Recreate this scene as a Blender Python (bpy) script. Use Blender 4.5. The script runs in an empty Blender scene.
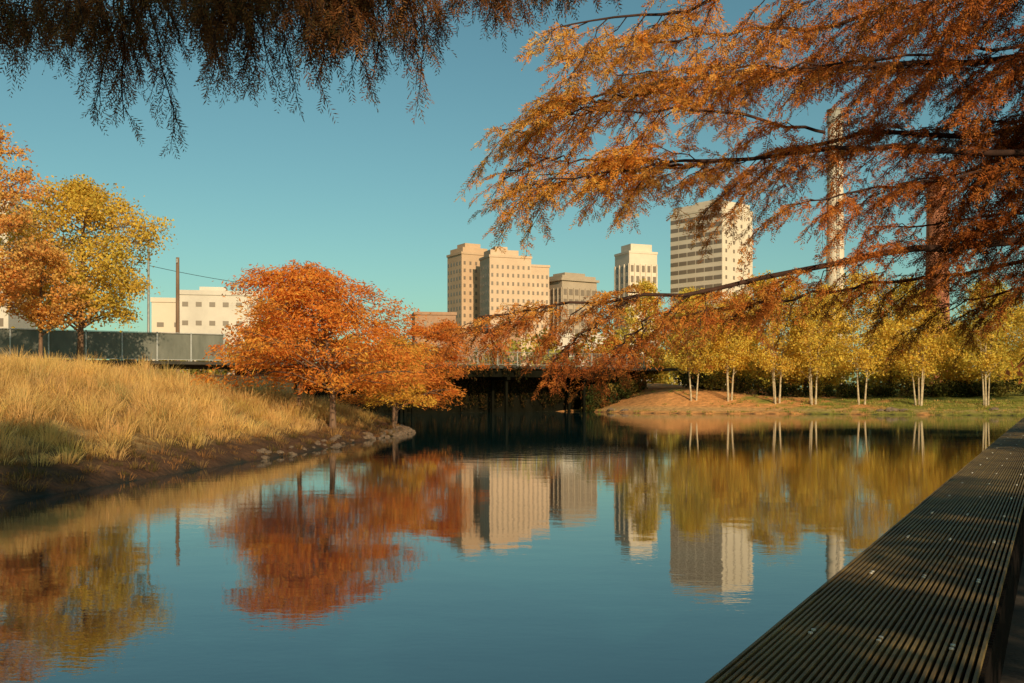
import bpy, math
import numpy as np
from mathutils import Vector

scene = bpy.context.scene
col_ = scene.collection
R0 = np.random.default_rng(11)

# ------------------------------------------------------------------ helpers
def raw_mesh(name, V, F, mat=None, col=None, smooth=False):
    V = np.asarray(V, dtype=np.float32); F = np.asarray(F, dtype=np.int32)
    me = bpy.data.meshes.new(name)
    me.vertices.add(len(V)); me.vertices.foreach_set("co", V.ravel())
    k = F.shape[1]
    me.loops.add(F.size); me.loops.foreach_set("vertex_index", F.ravel())
    me.polygons.add(len(F))
    me.polygons.foreach_set("loop_start", np.arange(0, F.size, k, dtype=np.int32))
    me.update(calc_edges=True)
    me.polygons.foreach_set("use_smooth", np.full(len(F), bool(smooth)))
    if col is not None:
        a = me.color_attributes.new("Col", 'FLOAT_COLOR', 'POINT')
        c = np.ones((len(V), 4), dtype=np.float32); c[:, :3] = col
        a.data.foreach_set("color", c.ravel())
    if mat: me.materials.append(mat)
    return me

def merge(parts):
    Vs, Fs, n = [], [], 0
    for V, F in parts:
        V = np.asarray(V, float); F = np.asarray(F, int)
        Vs.append(V); Fs.append(F + n); n += len(V)
    return np.vstack(Vs), np.vstack(Fs)

def box(x0, x1, y0, y1, z0, z1):
    V = np.array([[x0,y0,z0],[x1,y0,z0],[x1,y1,z0],[x0,y1,z0],[x0,y0,z1],[x1,y0,z1],[x1,y1,z1],[x0,y1,z1]], float)
    F = np.array([[0,3,2,1],[4,5,6,7],[0,1,5,4],[1,2,6,5],[2,3,7,6],[3,0,4,7]])
    return V, F

def tube(P, r, sides=6):
    P = np.asarray(P, float); n = len(P)
    r = np.broadcast_to(np.asarray(r, float), (n,))
    T = np.gradient(P, axis=0); T /= (np.linalg.norm(T, axis=1, keepdims=True) + 1e-9)
    ref = np.array([0,0,1.0]) if abs(T[:,2].mean()) < 0.8 else np.array([1.0,0,0])
    A = np.cross(T, ref); A /= (np.linalg.norm(A, axis=1, keepdims=True) + 1e-9)
    B = np.cross(T, A)
    th = np.linspace(0, 2*math.pi, sides, endpoint=False)
    V = P[:,None,:] + r[:,None,None]*(np.cos(th)[None,:,None]*A[:,None,:] + np.sin(th)[None,:,None]*B[:,None,:])
    V = V.reshape(-1, 3)
    i = np.arange(n-1)[:,None]*sides; j = np.arange(sides)[None,:]; j2 = (j+1) % sides
    F = np.stack([i+j, i+j2, i+sides+j2, i+sides+j], axis=-1).reshape(-1, 4)
    return V, F

def obj(name, me, parent=None, loc=(0,0,0), **props):
    o = bpy.data.objects.new(name, me); o.location = loc
    if parent is not None: o.parent = parent
    col_.objects.link(o)
    for k, v in props.items(): o[k] = v
    return o

def thing(name, label, category, loc, group=None, rot=0.0):
    o = bpy.data.objects.new(name, None); o.location = loc; o.rotation_euler = (0,0,rot)
    o.empty_display_size = 0.3
    col_.objects.link(o); o["label"] = label; o["category"] = category
    if group: o["group"] = group
    return o

# ------------------------------------------------------------------ materials
def new_mat(name):
    m = bpy.data.materials.new(name); m.use_nodes = True
    nt = m.node_tree; b = nt.nodes["Principled BSDF"]
    return m, nt, b

def surf_mat(name, c1, c2, scale=3.0, rough=0.85, bump=0.3, bdist=0.02, bscale=None, stretch=(1,1,1), metal=0.0, spec=0.5):
    m, nt, b = new_mat(name)
    tc = nt.nodes.new("ShaderNodeTexCoord"); mp = nt.nodes.new("ShaderNodeMapping")
    mp.inputs["Scale"].default_value = stretch
    nt.links.new(tc.outputs["Object"], mp.inputs["Vector"])
    n = nt.nodes.new("ShaderNodeTexNoise"); n.inputs["Scale"].default_value = scale; n.inputs["Detail"].default_value = 4
    n.inputs["Roughness"].default_value = 0.65
    nt.links.new(mp.outputs[0], n.inputs["Vector"])
    r = nt.nodes.new("ShaderNodeValToRGB")
    r.color_ramp.elements[0].position = 0.32; r.color_ramp.elements[1].position = 0.7
    r.color_ramp.elements[0].color = (*c1, 1); r.color_ramp.elements[1].color = (*c2, 1)
    nt.links.new(n.outputs["Fac"], r.inputs["Fac"]); nt.links.new(r.outputs["Color"], b.inputs["Base Color"])
    b.inputs["Roughness"].default_value = rough; b.inputs["Metallic"].default_value = metal
    b.inputs["Specular IOR Level"].default_value = spec
    if bump:
        n2 = nt.nodes.new("ShaderNodeTexNoise"); n2.inputs["Scale"].default_value = bscale or scale*4; n2.inputs["Detail"].default_value = 3
        nt.links.new(mp.outputs[0], n2.inputs["Vector"])
        bp = nt.nodes.new("ShaderNodeBump"); bp.inputs["Strength"].default_value = bump; bp.inputs["Distance"].default_value = bdist
        nt.links.new(n2.outputs["Fac"], bp.inputs["Height"]); nt.links.new(bp.outputs[0], b.inputs["Normal"])
    return m

def leaf_mat(name, trans=0.35):
    m = bpy.data.materials.new(name); m.use_nodes = True
    nt = m.node_tree; nt.nodes.clear()
    out = nt.nodes.new("ShaderNodeOutputMaterial")
    at = nt.nodes.new("ShaderNodeAttribute"); at.attribute_name = "Col"
    d = nt.nodes.new("ShaderNodeBsdfDiffuse"); t = nt.nodes.new("ShaderNodeBsdfTranslucent")
    mx = nt.nodes.new("ShaderNodeMixShader"); mx.inputs[0].default_value = trans
    nt.links.new(at.outputs["Color"], d.inputs[0]); nt.links.new(at.outputs["Color"], t.inputs[0])
    nt.links.new(d.outputs[0], mx.inputs[1]); nt.links.new(t.outputs[0], mx.inputs[2])
    nt.links.new(mx.outputs[0], out.inputs[0])
    return m

M_leaf = leaf_mat("foliage", 0.47)
M_needle = leaf_mat("cypress_needles", 0.42)
M_grass = leaf_mat("dry_grass", 0.3)
M_bark = surf_mat("bark_brown", (0.11,0.06,0.035), (0.24,0.14,0.08), 8, 0.9, 0.6, 0.02, 30, (1,1,0.2))
M_barkdark = surf_mat("bark_dark", (0.035,0.02,0.015), (0.09,0.045,0.03), 14, 0.9, 0.0, spec=0.2)
M_birch = surf_mat("bark_pale", (0.28,0.20,0.11), (0.62,0.49,0.31), 3, 0.85, 0.4, 0.02, 12)
M_rock = surf_mat("rock", (0.09,0.06,0.038), (0.26,0.18,0.115), 3, 0.9, 0.6, 0.05)
M_conc = surf_mat("concrete", (0.28,0.26,0.22), (0.42,0.39,0.33), 0.6, 0.9, 0.2, 0.02)
M_deck = surf_mat("weathered_deck", (0.04,0.036,0.028), (0.08,0.07,0.055), 0.6, 0.9, 0.2, 0.02, spec=0.2)
M_concdark = surf_mat("shade_dark_concrete", (0.005,0.005,0.003), (0.012,0.011,0.007), 0.7, 0.95, 0.4, 0.05, 4, (1,1,0.25), spec=0.0)  # near-black colour carries the shade under the bridge
M_tan = surf_mat("tan_stone", (0.57,0.40,0.265), (0.67,0.48,0.33), 0.15, 0.9, 0.1)
M_tan2 = surf_mat("buff_brick", (0.52,0.34,0.20), (0.62,0.42,0.265), 0.15, 0.9, 0.1)
M_greystone = surf_mat("weathered_greystone", (0.36,0.28,0.20), (0.46,0.36,0.26), 0.15, 0.9, 0.1)
M_white = surf_mat("pale_stone", (0.66,0.54,0.41), (0.75,0.63,0.49), 0.12, 0.85, 0.1)
M_offw = surf_mat("off_white_render", (0.56,0.49,0.41), (0.68,0.60,0.50), 0.2, 0.85, 0.1)
M_brick = surf_mat("red_brick", (0.30,0.10,0.05), (0.44,0.165,0.085), 0.5, 0.9, 0.2)
M_rosebrick = surf_mat("rose_brick", (0.36,0.20,0.12), (0.46,0.27,0.16), 0.5, 0.9, 0.2)
M_steel = surf_mat("galvanised_steel", (0.38,0.38,0.36), (0.55,0.55,0.52), 4, 0.5, 0.0, metal=0.2)
M_railing = surf_mat("railing_steel", (0.24,0.23,0.20), (0.36,0.34,0.30), 4, 0.5, 0.0, metal=0.2)
M_wood = surf_mat("weathered_pole", (0.12,0.065,0.035), (0.26,0.155,0.09), 4, 0.9, 0.4, 0.01, 20, (1,1,0.1))

m, nt, b = new_mat("window_glass"); M_glass = m
b.inputs["Base Color"].default_value = (0.22,0.165,0.12,1); b.inputs["Roughness"].default_value = 0.3  # lightened to put distance haze into the glass colour
m, nt, b = new_mat("wire"); M_wire = m
b.inputs["Base Color"].default_value = (0.03,0.03,0.03,1)
M_slat = surf_mat("aged_slat", (0.12,0.078,0.028), (0.29,0.20,0.075), 2.2, 0.6, 0.4, 0.002, 60, spec=0.3)
M_bolt, nt, b = new_mat("bolt_steel")
b.inputs["Base Color"].default_value = (0.6,0.57,0.5,1); b.inputs["Roughness"].default_value = 0.4; b.inputs["Metallic"].default_value = 0.4
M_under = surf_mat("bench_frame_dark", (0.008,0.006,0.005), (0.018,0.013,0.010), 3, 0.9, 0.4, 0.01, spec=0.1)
M_walk = surf_mat("walkway_paving", (0.05,0.037,0.024), (0.11,0.08,0.05), 2.5, 0.9, 0.4, 0.01, 30)
M_panel = surf_mat("mesh_screen", (0.13,0.135,0.11), (0.20,0.20,0.165), 1.2, 0.8, 0.1, stretch=(1,1,0.3), spec=0.2)

# ------------------------------------------------------------------ pond and terrain
D = np.array([0.4777, 0.8787]); N = np.array([-0.8787, 0.4777])
def bl(s, t): return N*s + D*t
pond = np.array([bl(1.28,-14), bl(1.28,107), (42,98.0), (35,100.5), (27,103), (20,104.5), (13.5,107), (10.5,111), (8,117.5),
                 (5,117.0), (-20,103.7), (-18,88), (-15,70), (-10.5,62), (-6.4,57.5), (-5.4,54.6), (-6.2,49), (-7.0,43.5), (-7.7,36),
                 (-8.9,28.5), (-10.2,20), (-11,5), (-10,-12)])

def sdf(x, y):
    x = np.asarray(x, float); y = np.asarray(y, float)
    dmin = np.full(x.shape, 1e9); ins = np.zeros(x.shape, bool)
    n = len(pond)
    for i in range(n):
        a = pond[i]; b_ = pond[(i+1) % n]; e = b_ - a
        t = np.clip(((x-a[0])*e[0] + (y-a[1])*e[1])/(e@e), 0, 1)
        dmin = np.minimum(dmin, np.hypot(x-a[0]-t*e[0], y-a[1]-t*e[1]))
        c = ((a[1] > y) != (b_[1] > y)) & (x < (b_[0]-a[0])*(y-a[1])/(b_[1]-a[1]+1e-12) + a[0])
        ins ^= c
    return np.where(ins, -dmin, dmin)

def sst(a, b_, v):
    t = np.clip((v-a)/(b_-a), 0, 1); return t*t*(3-2*t)

def vnoise(x, y, sc, seed=0):
    return (np.sin(x*sc*1.3+seed)*np.cos(y*sc*1.1+seed*2) + 0.5*np.sin(x*sc*2.7+y*sc*1.9+seed*3) + 0.35*np.sin(y*sc*4.3-x*sc*3.1+seed))/1.85

def height(x, y):
    x = np.asarray(x, float); y = np.asarray(y, float)
    d = sdf(x, y)
    wL = 1 - sst(-7, 2, x)
    wL = np.where((y > 100) & (x > -20), 0, wL)*sst(-6, 8, y)
    wF = sst(78, 98, y)*(1-wL)
    cap = 0.45 + wL*4.3 + wF*2.2
    slope = 0.9*(1-wL)*(1-wF) + 0.33*wL + 0.2*wF
    h = cap*(1-np.exp(-slope*np.maximum(d,0)/cap))
    h = h + wF*1.2*np.exp(-((x-18)/10.0)**2)*sst(1,9,d)
    amp = sst(1, 8, d)*(wL+wF*0.6)*0.18
    h = h + amp*vnoise(x, y, 0.35, 1.0) + 0.12*sst(0,0.6,d)*(wL+0.4*wF)
    h = h + sst(140, 300, np.hypot(x, y))*0.3
    return np.where(d > 0, h, -np.minimum(1.6, 0.02+np.abs(d)*0.6))

def axis(lo, hi, step, far):
    a = np.arange(lo, hi+step/2, step); s = step; L = []; v = lo
    while v > -far: s *= 1.35; v -= s; L.append(v)
    s = step; Rr = []; v = a[-1]
    while v < far: s *= 1.35; v += s; Rr.append(v)
    return np.concatenate([L[::-1], a, Rr])
xs = axis(-58, 66, 0.5, 5000); ys = axis(-16, 132, 0.5, 5000)
GX, GY = np.meshgrid(xs, ys)
GZ = height(GX, GY)
nx, ny = len(xs), len(ys)
V = np.stack([GX.ravel(), GY.ravel(), GZ.ravel()], 1)
i = np.arange(ny-1)[:,None]*nx; j = np.arange(nx-1)[None,:]
F = np.stack([i+j, i+j+1, i+nx+j+1, i+nx+j], -1).reshape(-1,4)
dd = sdf(V[:,0], V[:,1]); gx, gy = V[:,0], V[:,1]
soil = np.array([0.11,0.053,0.026]); straw = np.array([0.36,0.225,0.085]); litter = np.array([0.66,0.30,0.10]); green = np.array([0.26,0.25,0.045]); mud = np.array([0.03,0.028,0.02])
C = np.tile(np.array([0.12,0.10,0.045]), (len(V),1))
L = (gx < 0) & (gy < 100)
k = sst(1.0, 2.6, dd + 0.6*vnoise(gx, gy, 1.5))[:,None]
C[L] = (soil*(1-k) + straw*k)[L]
Fm = (gy > 85) & (gx > 5)
k = sst(-0.3, 0.4, vnoise(gx, gy, 0.5, 3) - (gx-34)/14)[:,None]
cf = green*(1-k) + litter*k
k2 = (sst(0.4, 1.4, dd)*(1-sst(2.2,3.2,dd)))[:,None]*0.6
cf = cf*(1-k2) + np.array([0.50,0.34,0.14])*k2
C[Fm] = cf[Fm]
C[dd < 0.1] = mud
m, nt, b = new_mat("ground_cover")
at = nt.nodes.new("ShaderNodeAttribute"); at.attribute_name = "Col"
n = nt.nodes.new("ShaderNodeTexNoise"); n.inputs["Scale"].default_value = 1.7; n.inputs["Detail"].default_value = 5; n.inputs["Roughness"].default_value = 0.75
tc = nt.nodes.new("ShaderNodeTexCoord"); nt.links.new(tc.outputs["Object"], n.inputs["Vector"])
mr = nt.nodes.new("ShaderNodeMapRange"); mr.inputs[1].default_value = 0.3; mr.inputs[2].default_value = 0.7; mr.inputs[3].default_value = 0.5; mr.inputs[4].default_value = 1.4
nt.links.new(n.outputs["Fac"], mr.inputs[0])
vm = nt.nodes.new("ShaderNodeVectorMath"); vm.operation = 'SCALE'
nt.links.new(at.outputs["Color"], vm.inputs[0]); nt.links.new(mr.outputs[0], vm.inputs["Scale"])
nt.links.new(vm.outputs[0], b.inputs["Base Color"]); b.inputs["Roughness"].default_value = 0.95; b.inputs["Specular IOR Level"].default_value = 0.2
bp = nt.nodes.new("ShaderNodeBump"); bp.inputs["Strength"].default_value = 0.8; bp.inputs["Distance"].default_value = 0.12
n2 = nt.nodes.new("ShaderNodeTexNoise"); n2.inputs["Scale"].default_value = 6; n2.inputs["Detail"].default_value = 4
nt.links.new(tc.outputs["Object"], n2.inputs["Vector"]); nt.links.new(n2.outputs["Fac"], bp.inputs["Height"]); nt.links.new(bp.outputs[0], b.inputs["Normal"])
obj("ground", raw_mesh("ground", V, F, m, C, True), kind="structure")

# water
m, nt, b = new_mat("pond_water")
b.inputs["Base Color"].default_value = (0.006,0.032,0.033,1); b.inputs["Roughness"].default_value = 0.022
b.inputs["IOR"].default_value = 2.7
tc = nt.nodes.new("ShaderNodeTexCoord")
mp = nt.nodes.new("ShaderNodeMapping"); mp.inputs["Scale"].default_value = (0.7,1.2,1); mp.inputs["Rotation"].default_value = (0,0,0.25)
nt.links.new(tc.outputs["Object"], mp.inputs["Vector"])
n1 = nt.nodes.new("ShaderNodeTexNoise"); n1.inputs["Scale"].default_value = 1.3; n1.inputs["Detail"].default_value = 1
n2 = nt.nodes.new("ShaderNodeTexNoise"); n2.inputs["Scale"].default_value = 9; n2.inputs["Detail"].default_value = 2
n3 = nt.nodes.new("ShaderNodeTexNoise"); n3.inputs["Scale"].default_value = 0.12; n3.inputs["Detail"].default_value = 1
for q in (n1, n2, n3): nt.links.new(mp.outputs[0], q.inputs["Vector"])
b1 = nt.nodes.new("ShaderNodeBump"); b1.inputs["Strength"].default_value = 1; b1.inputs["Distance"].default_value = 0.0021
b2 = nt.nodes.new("ShaderNodeBump"); b2.inputs["Strength"].default_value = 1; b2.inputs["Distance"].default_value = 0.0011
pr = nt.nodes.new("ShaderNodeMapRange"); pr.inputs[1].default_value = 0.4; pr.inputs[2].default_value = 0.65; pr.inputs[3].default_value = 0.4; pr.inputs[4].default_value = 1.0
nt.links.new(n3.outputs["Fac"], pr.inputs[0]); nt.links.new(pr.outputs[0], b2.inputs["Strength"])
nt.links.new(n1.outputs["Fac"], b1.inputs["Height"]); nt.links.new(n2.outputs["Fac"], b2.inputs["Height"])
nt.links.new(b1.outputs[0], b2.inputs["Normal"]); nt.links.new(b2.outputs[0], b.inputs["Normal"])
V = np.array([[-30,-20,0],[62,-20,0],[62,122,0],[-30,122,0]], float)
obj("water", raw_mesh("water", V, [[0,1,2,3]], m), kind="structure")

# ------------------------------------------------------------------ bench / walkway
ang = math.atan2(D[1], D[0])
T0, T1 = -5.0, 104.0
wk = thing("slatted_bench", "long dark brown slatted bench running along the water's edge", "bench", (0,0,0), rot=ang)
s0, s1, zt = 0.265, 1.225, 1.05
parts = []
nb = 31; pitch = (s1-s0)/nb
for q in range(nb):
    y0 = s0 + q*pitch + 0.005; y1 = y0 + pitch*0.45
    cuts = np.arange(T0, T1, 3.6) + (0 if q % 2 else 1.8)
    cuts = np.concatenate([[T0], cuts[cuts > T0+0.1], [T1]])
    for a, c in zip(cuts[:-1], cuts[1:]):
        dz = R0.uniform(-0.003, 0.003)
        parts.append(box(a+0.003, c-0.003, y0, y1, zt-0.03+dz, zt+dz))
V, F = merge(parts); obj("seat", raw_mesh("bench_seat", V, F, M_slat), wk)
parts = []
for t in np.arange(T0+0.3, T1, 0.9):
    parts.append(box(t-0.03, t+0.03, s0+0.01, s1-0.01, zt-0.09, zt-0.04))
parts.append(box(T0, T1, s0+0.02, s0+0.08, 0.60, zt-0.095))
parts.append(box(T0, T1, s1-0.06, s1-0.005, 0.60, zt-0.095))
for t in np.arange(T0, T1, 0.06): parts.append(box(t, t+0.035, s0-0.012, s0+0.015, 0.62, zt-0.045))
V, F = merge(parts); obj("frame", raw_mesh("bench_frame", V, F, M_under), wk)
V, F = tube(np.array([[0,0,-0.003],[0,0,0.006],[0,0,0.0065]]), [0.011,0.011,0.0005], 8); bm_ = raw_mesh("bolt", V, F, M_bolt)
cnt = 0
for t in np.arange(3.1, 40, 1.8):
    for q in (4, 14, 24):
        for dx in (-0.035, 0.035):
            if cnt < 96: obj("bolt", bm_, wk, (t+dx, s0+q*pitch+0.005+pitch*0.22, zt)); cnt += 1

rw = thing("retaining_wall", "dark concrete retaining wall holding the walkway above the water", "wall", (0,0,0), rot=ang)
V, F = merge([box(T0-3, T1, 0.30, 1.30, -1.6, 0.595)])
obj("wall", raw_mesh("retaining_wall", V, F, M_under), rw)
V, F = box(T0-3, T1, -2.6, 0.298, 0.40, 0.60)
o = obj("walkway", raw_mesh("walkway", V, F, M_walk), kind="structure"); o.rotation_euler = (0,0,ang)
nl = 2600
lx = R0.uniform(0, 30, nl); ly = R0.uniform(-2.4, 1.2, nl)
on = (ly > s0); lz = np.where(on, zt+0.006, 0.606)
keep = (~on) | (R0.random(nl) < 0.04)
keep &= ~((ly > s0-0.03) & (ly < s0+0.02))
lx, ly, lz = lx[keep], ly[keep], lz[keep]; nl = len(lx)
c = np.stack([lx, ly, lz], 1); a = R0.normal(size=(nl,3)); a[:,2] *= 0.15; a /= np.linalg.norm(a,axis=1,keepdims=True)
b_ = np.cross(a, [0,0,1.0])
Ln = R0.uniform(0.02,0.05,nl)[:,None]
V = np.stack([c-a*Ln, c+b_*Ln*0.35, c+a*Ln, c-b_*Ln*0.35], 1).reshape(-1,3)
F = np.arange(nl*4).reshape(-1,4)
cc = np.repeat(np.array([0.45,0.2,0.06])*R0.uniform(0.3,1.2,(nl,1)), 4, axis=0)
o = obj("fallen_leaves", raw_mesh("fallen_leaves", V, F, M_leaf, cc), kind="stuff"); o.rotation_euler = (0,0,ang)
o["label"] = "orange fallen leaves scattered on walkway paving"; o["category"] = "leaves"

# ------------------------------------------------------------------ trees
def leaf_quads(P, rng, l, w, axisdir=None, flat=0.0):
    n = len(P)
    a = rng.normal(size=(n,3))
    if axisdir is not None: a = a*0.6 + axisdir
    a[:,2] *= (1-flat)
    a /= np.linalg.norm(a, axis=1, keepdims=True)+1e-9
    r = rng.normal(size=(n,3)); r[:,2] *= (1-flat*0.5)
    b_ = np.cross(a, r)
    b_ /= np.linalg.norm(b_, axis=1, keepdims=True)+1e-9
    s = rng.uniform(0.6, 1.3, (n,1))
    V = np.stack([P-a*l*s/2, P+b_*w*s/2, P+a*l*s/2, P-b_*w*s/2], 1).reshape(-1,3)
    return V, np.arange(n*4).reshape(-1,4)

def gen_tree(seed, H, cb, R, style, tr, n_limb, n_sub, n_leaf, leaf, pal, ntrunk=1, off=(0,0), cs=1.0, flat=None, wood_sub=True, spread=1.0):
    rng = np.random.default_rng(seed)
    wood = []; cent = []; adir = []
    trunks = []
    for q in range(ntrunk):
        az = q*2*math.pi/ntrunk + rng.uniform(-0.5,0.5)
        sp = R*rng.uniform(0.3,0.55)*spread if ntrunk > 1 else 0.10*R*rng.uniform(0,1)
        bo = 0.28*(ntrunk>1)
        z = np.linspace(-0.3, H*0.93, 9); f = np.clip(z/H, 0, 1)
        P = np.stack([math.cos(az)*(bo+sp*f)+off[0]*f**2.5, math.sin(az)*(bo+sp*f)+off[1]*f**2.5, z], 1)
        P[1:,:2] += rng.normal(0, 0.02*H*0.3, (8,2))*np.linspace(0.1,1,8)[:,None]
        rr = tr*(1-f)**0.8*(1.0 if ntrunk == 1 else rng.uniform(0.7,1)) + 0.02
        rr[0] *= 1.4; rr[1] *= 1.1
        wood.append(tube(P, rr, 8)); trunks.append((P, rr))
    for q in range(n_limb):
        P, rr = trunks[q % ntrunk]
        u = (q+rng.random())/n_limb
        if style == 'cyp':
            prof = (1-u)**0.5*min(1, 0.8+u*1.2); rise = rng.uniform(0.0,0.28)
        elif style == 'dome':
            prof = math.sqrt(max(0,1-u**2.2))*min(1,0.85+u); rise = rng.uniform(0.1,0.4)
        elif style == 'round':
            prof = math.sin(math.pi*min(1,(u*0.86+0.16)))**0.6; rise = rng.uniform(0.2,0.6)
        else:
            prof = (math.sin(math.pi*(u*0.84+0.14)))**0.8; rise = rng.uniform(0.35,0.9)
        reach = R*prof*rng.uniform(0.5,1.18)
        zh = cb + (H-cb)*u*0.97
        if style == 'dome': zh = cb + (H-cb)*u*0.95 + 0.2*(1-reach/R)
        zs = max(cb*0.75, zh - rise*reach*(0.9 if style != 'cyp' else 0.6))
        st = np.array([np.interp(zs, P[:,2], P[:,k]) for k in range(3)])
        az = q*2.399 + rng.uniform(-0.4,0.4)
        end = np.array([off[0]*u+math.cos(az)*reach, off[1]*u+math.sin(az)*reach, zh])
        t = np.linspace(0,1,7)[:,None]
        Q = st + (end-st)*t
        Q[:,2] += np.sin(t[:,0]*math.pi)*reach*0.10
        Q[1:] += rng.normal(0, 0.035*reach+0.02, (6,3))*t[1:]
        r0 = np.interp(zs, P[:,2], rr)*0.45
        wood.append(tube(Q, np.linspace(max(r0,0.03), 0.012, 7), 5))
        hd = np.array([math.cos(az), math.sin(az), 0])
        cent.append(Q[-1]); adir.append(hd)
        for k in range(n_sub):
            f = 0.28 + 0.72*(k+rng.random())/n_sub
            s = np.array([np.interp(f, t[:,0], Q[:,c]) for c in range(3)])
            a2 = az + rng.choice([-1,1])*rng.uniform(0.5,1.3)
            Ls = reach*rng.uniform(0.2,0.42)*(1.25-0.6*f) + 0.15
            dz = rng.uniform(-0.25,0.3) if style in ('cyp','dome') else rng.uniform(-0.1,0.7)
            e = s + np.array([math.cos(a2), math.sin(a2), dz])*Ls
            if wood_sub: wood.append(tube(np.array([s, (s+e)/2+rng.normal(0,0.04,3), e]), [0.12*tr+0.006, 0.014, 0.006], 4))
            h2 = np.array([math.cos(a2), math.sin(a2), 0])
            cent.append(e); adir.append(h2)
            cent.append(s*0.45+e*0.55); adir.append(h2)
    cent = np.array(cent); adir = np.array(adir); nc = len(cent)
    wgt = rng.uniform(0.15, 1.6, nc)**1.4; wgt /= wgt.sum()
    idx = rng.choice(nc, n_leaf, p=wgt)
    cr = rng.uniform(0.55, 1.15, nc)*R*0.13*cs
    cyp = style in ('cyp','dome')
    if flat is None: flat = 0.34 if cyp else 0.75
    off3 = rng.normal(size=(n_leaf,3))
    off3 *= np.minimum(1, 2.2/np.linalg.norm(off3,axis=1,keepdims=True))
    off3[:,2] *= flat
    Pn = cent[idx] + off3*cr[idx][:,None]
    if cyp:
        dr = np.linalg.norm(off3[:,:2],axis=1)*cr[idx]; Pn[:,2] -= dr*0.35
    pal = np.array(pal)
    cp = pal[rng.integers(0, len(pal), nc)]*rng.uniform(0.78,1.2,(nc,1))
    cl = cp[idx]*0.65 + pal[rng.integers(0, len(pal), n_leaf)]*0.35
    cl *= rng.uniform(0.82,1.14,(n_leaf,1))
    cl = np.clip(cl, 0.005, 0.9)
    ax = None
    if cyp:
        ax = adir[idx]*0.9; ax[:,2] -= 0.45
    V, F = leaf_quads(Pn, rng, leaf[0], leaf[1], ax, 0.05)
    return merge(wood), (V, F, np.repeat(cl, 4, axis=0))

def tree(name, label, x, y, mat_b, group=None, **kw):
    z = float(height(np.array([x]), np.array([y]))[0])
    (wV, wF), (V, F, C) = gen_tree(**kw)
    e = thing(name, label, "tree", (x, y, z), group)
    obj("trunk", raw_mesh("trunk", wV, wF, mat_b, smooth=True), e)
    obj("crown", raw_mesh("crown", V, F, M_leaf, C), e)
    return e

ORANGE = [(0.89,0.31,0.055),(0.89,0.38,0.065),(0.87,0.26,0.05),(0.89,0.44,0.08),(0.82,0.24,0.05)]
RUST = [(0.86,0.27,0.05),(0.76,0.22,0.045),(0.88,0.34,0.065),(0.66,0.19,0.045)]
GOLD = [(0.88,0.60,0.10),(0.84,0.55,0.09),(0.76,0.53,0.09),(0.89,0.54,0.10),(0.60,0.48,0.08)]
YEL = [(0.89,0.64,0.11),(0.88,0.61,0.10),(0.78,0.58,0.10),(0.89,0.58,0.11),(0.88,0.52,0.09)]
OLIVE = [(0.62,0.52,0.10),(0.56,0.48,0.09),(0.70,0.54,0.10)]
DGREEN = [(0.06,0.07,0.02),(0.09,0.09,0.03),(0.14,0.11,0.035),(0.05,0.055,0.02)]

tree("bald_cypress", "broad vivid orange bald cypress on the pond bank", -8.2, 45.5, M_bark,
     seed=3, H=7.5, cb=2.0, R=4.9, style='dome', tr=0.12, n_limb=46, n_sub=6, n_leaf=34000, leaf=(0.20,0.058), pal=ORANGE, off=(-1.5,0), cs=0.85, flat=0.42)
tree("bald_cypress", "orange bald cypress with slender trunk on grassy bank", -10.4, 48.5, M_bark,
     seed=5, H=6.3, cb=2.3, R=3.2, style='dome', tr=0.10, n_limb=30, n_sub=5, n_leaf=12000, leaf=(0.21,0.06), pal=ORANGE+RUST[:1], cs=0.95)
tree("bald_cypress", "small golden orange cypress at the rocky tip of the bank", -6.3, 53.0, M_bark,
     seed=8, H=4.8, cb=1.5, R=2.0, style='dome', tr=0.08, n_limb=28, n_sub=5, n_leaf=10000, leaf=(0.17,0.05), pal=[(0.89,0.50,0.08),(0.89,0.43,0.07),(0.88,0.54,0.08)], cs=1.0, flat=0.7)
tree("bald_cypress", "deep rust orange cypress overhanging dark water by bridge", -7.0, 59, M_bark,
     seed=12, H=6.9, cb=2.0, R=3.7, style='dome', tr=0.12, n_limb=38, n_sub=5, n_leaf=18000, leaf=(0.22,0.06), pal=RUST+ORANGE[:2], off=(2.8,0), cs=0.9)
tree("shade_tree", "tall yellow gold tree behind the grassy mound", -33, 76, M_bark,
     seed=21, H=15.0, cb=4.6, R=6.0, style='round', tr=0.25, n_limb=60, n_sub=6, n_leaf=28000, leaf=(0.24,0.16), pal=GOLD, cs=0.8)
tree("shade_tree", "tall pinkish orange tree at the edge of the mound", -33.4, 62, M_bark,
     seed=23, H=16.0, cb=4.2, R=4.3, style='round', tr=0.22, n_limb=52, n_sub=6, n_leaf=18000, leaf=(0.22,0.14), pal=[(0.88,0.50,0.14),(0.85,0.39,0.11),(0.89,0.57,0.16),(0.79,0.32,0.09)], cs=0.78)
tree("shade_tree", "low peachy orange tree behind the mound", -32.2, 68, M_bark,
     seed=25, H=9.0, cb=3.4, R=3.0, style='round', tr=0.14, n_limb=34, n_sub=5, n_leaf=8000, leaf=(0.22,0.14), pal=[(0.88,0.47,0.12),(0.84,0.38,0.10),(0.89,0.53,0.14)], cs=0.85)

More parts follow.
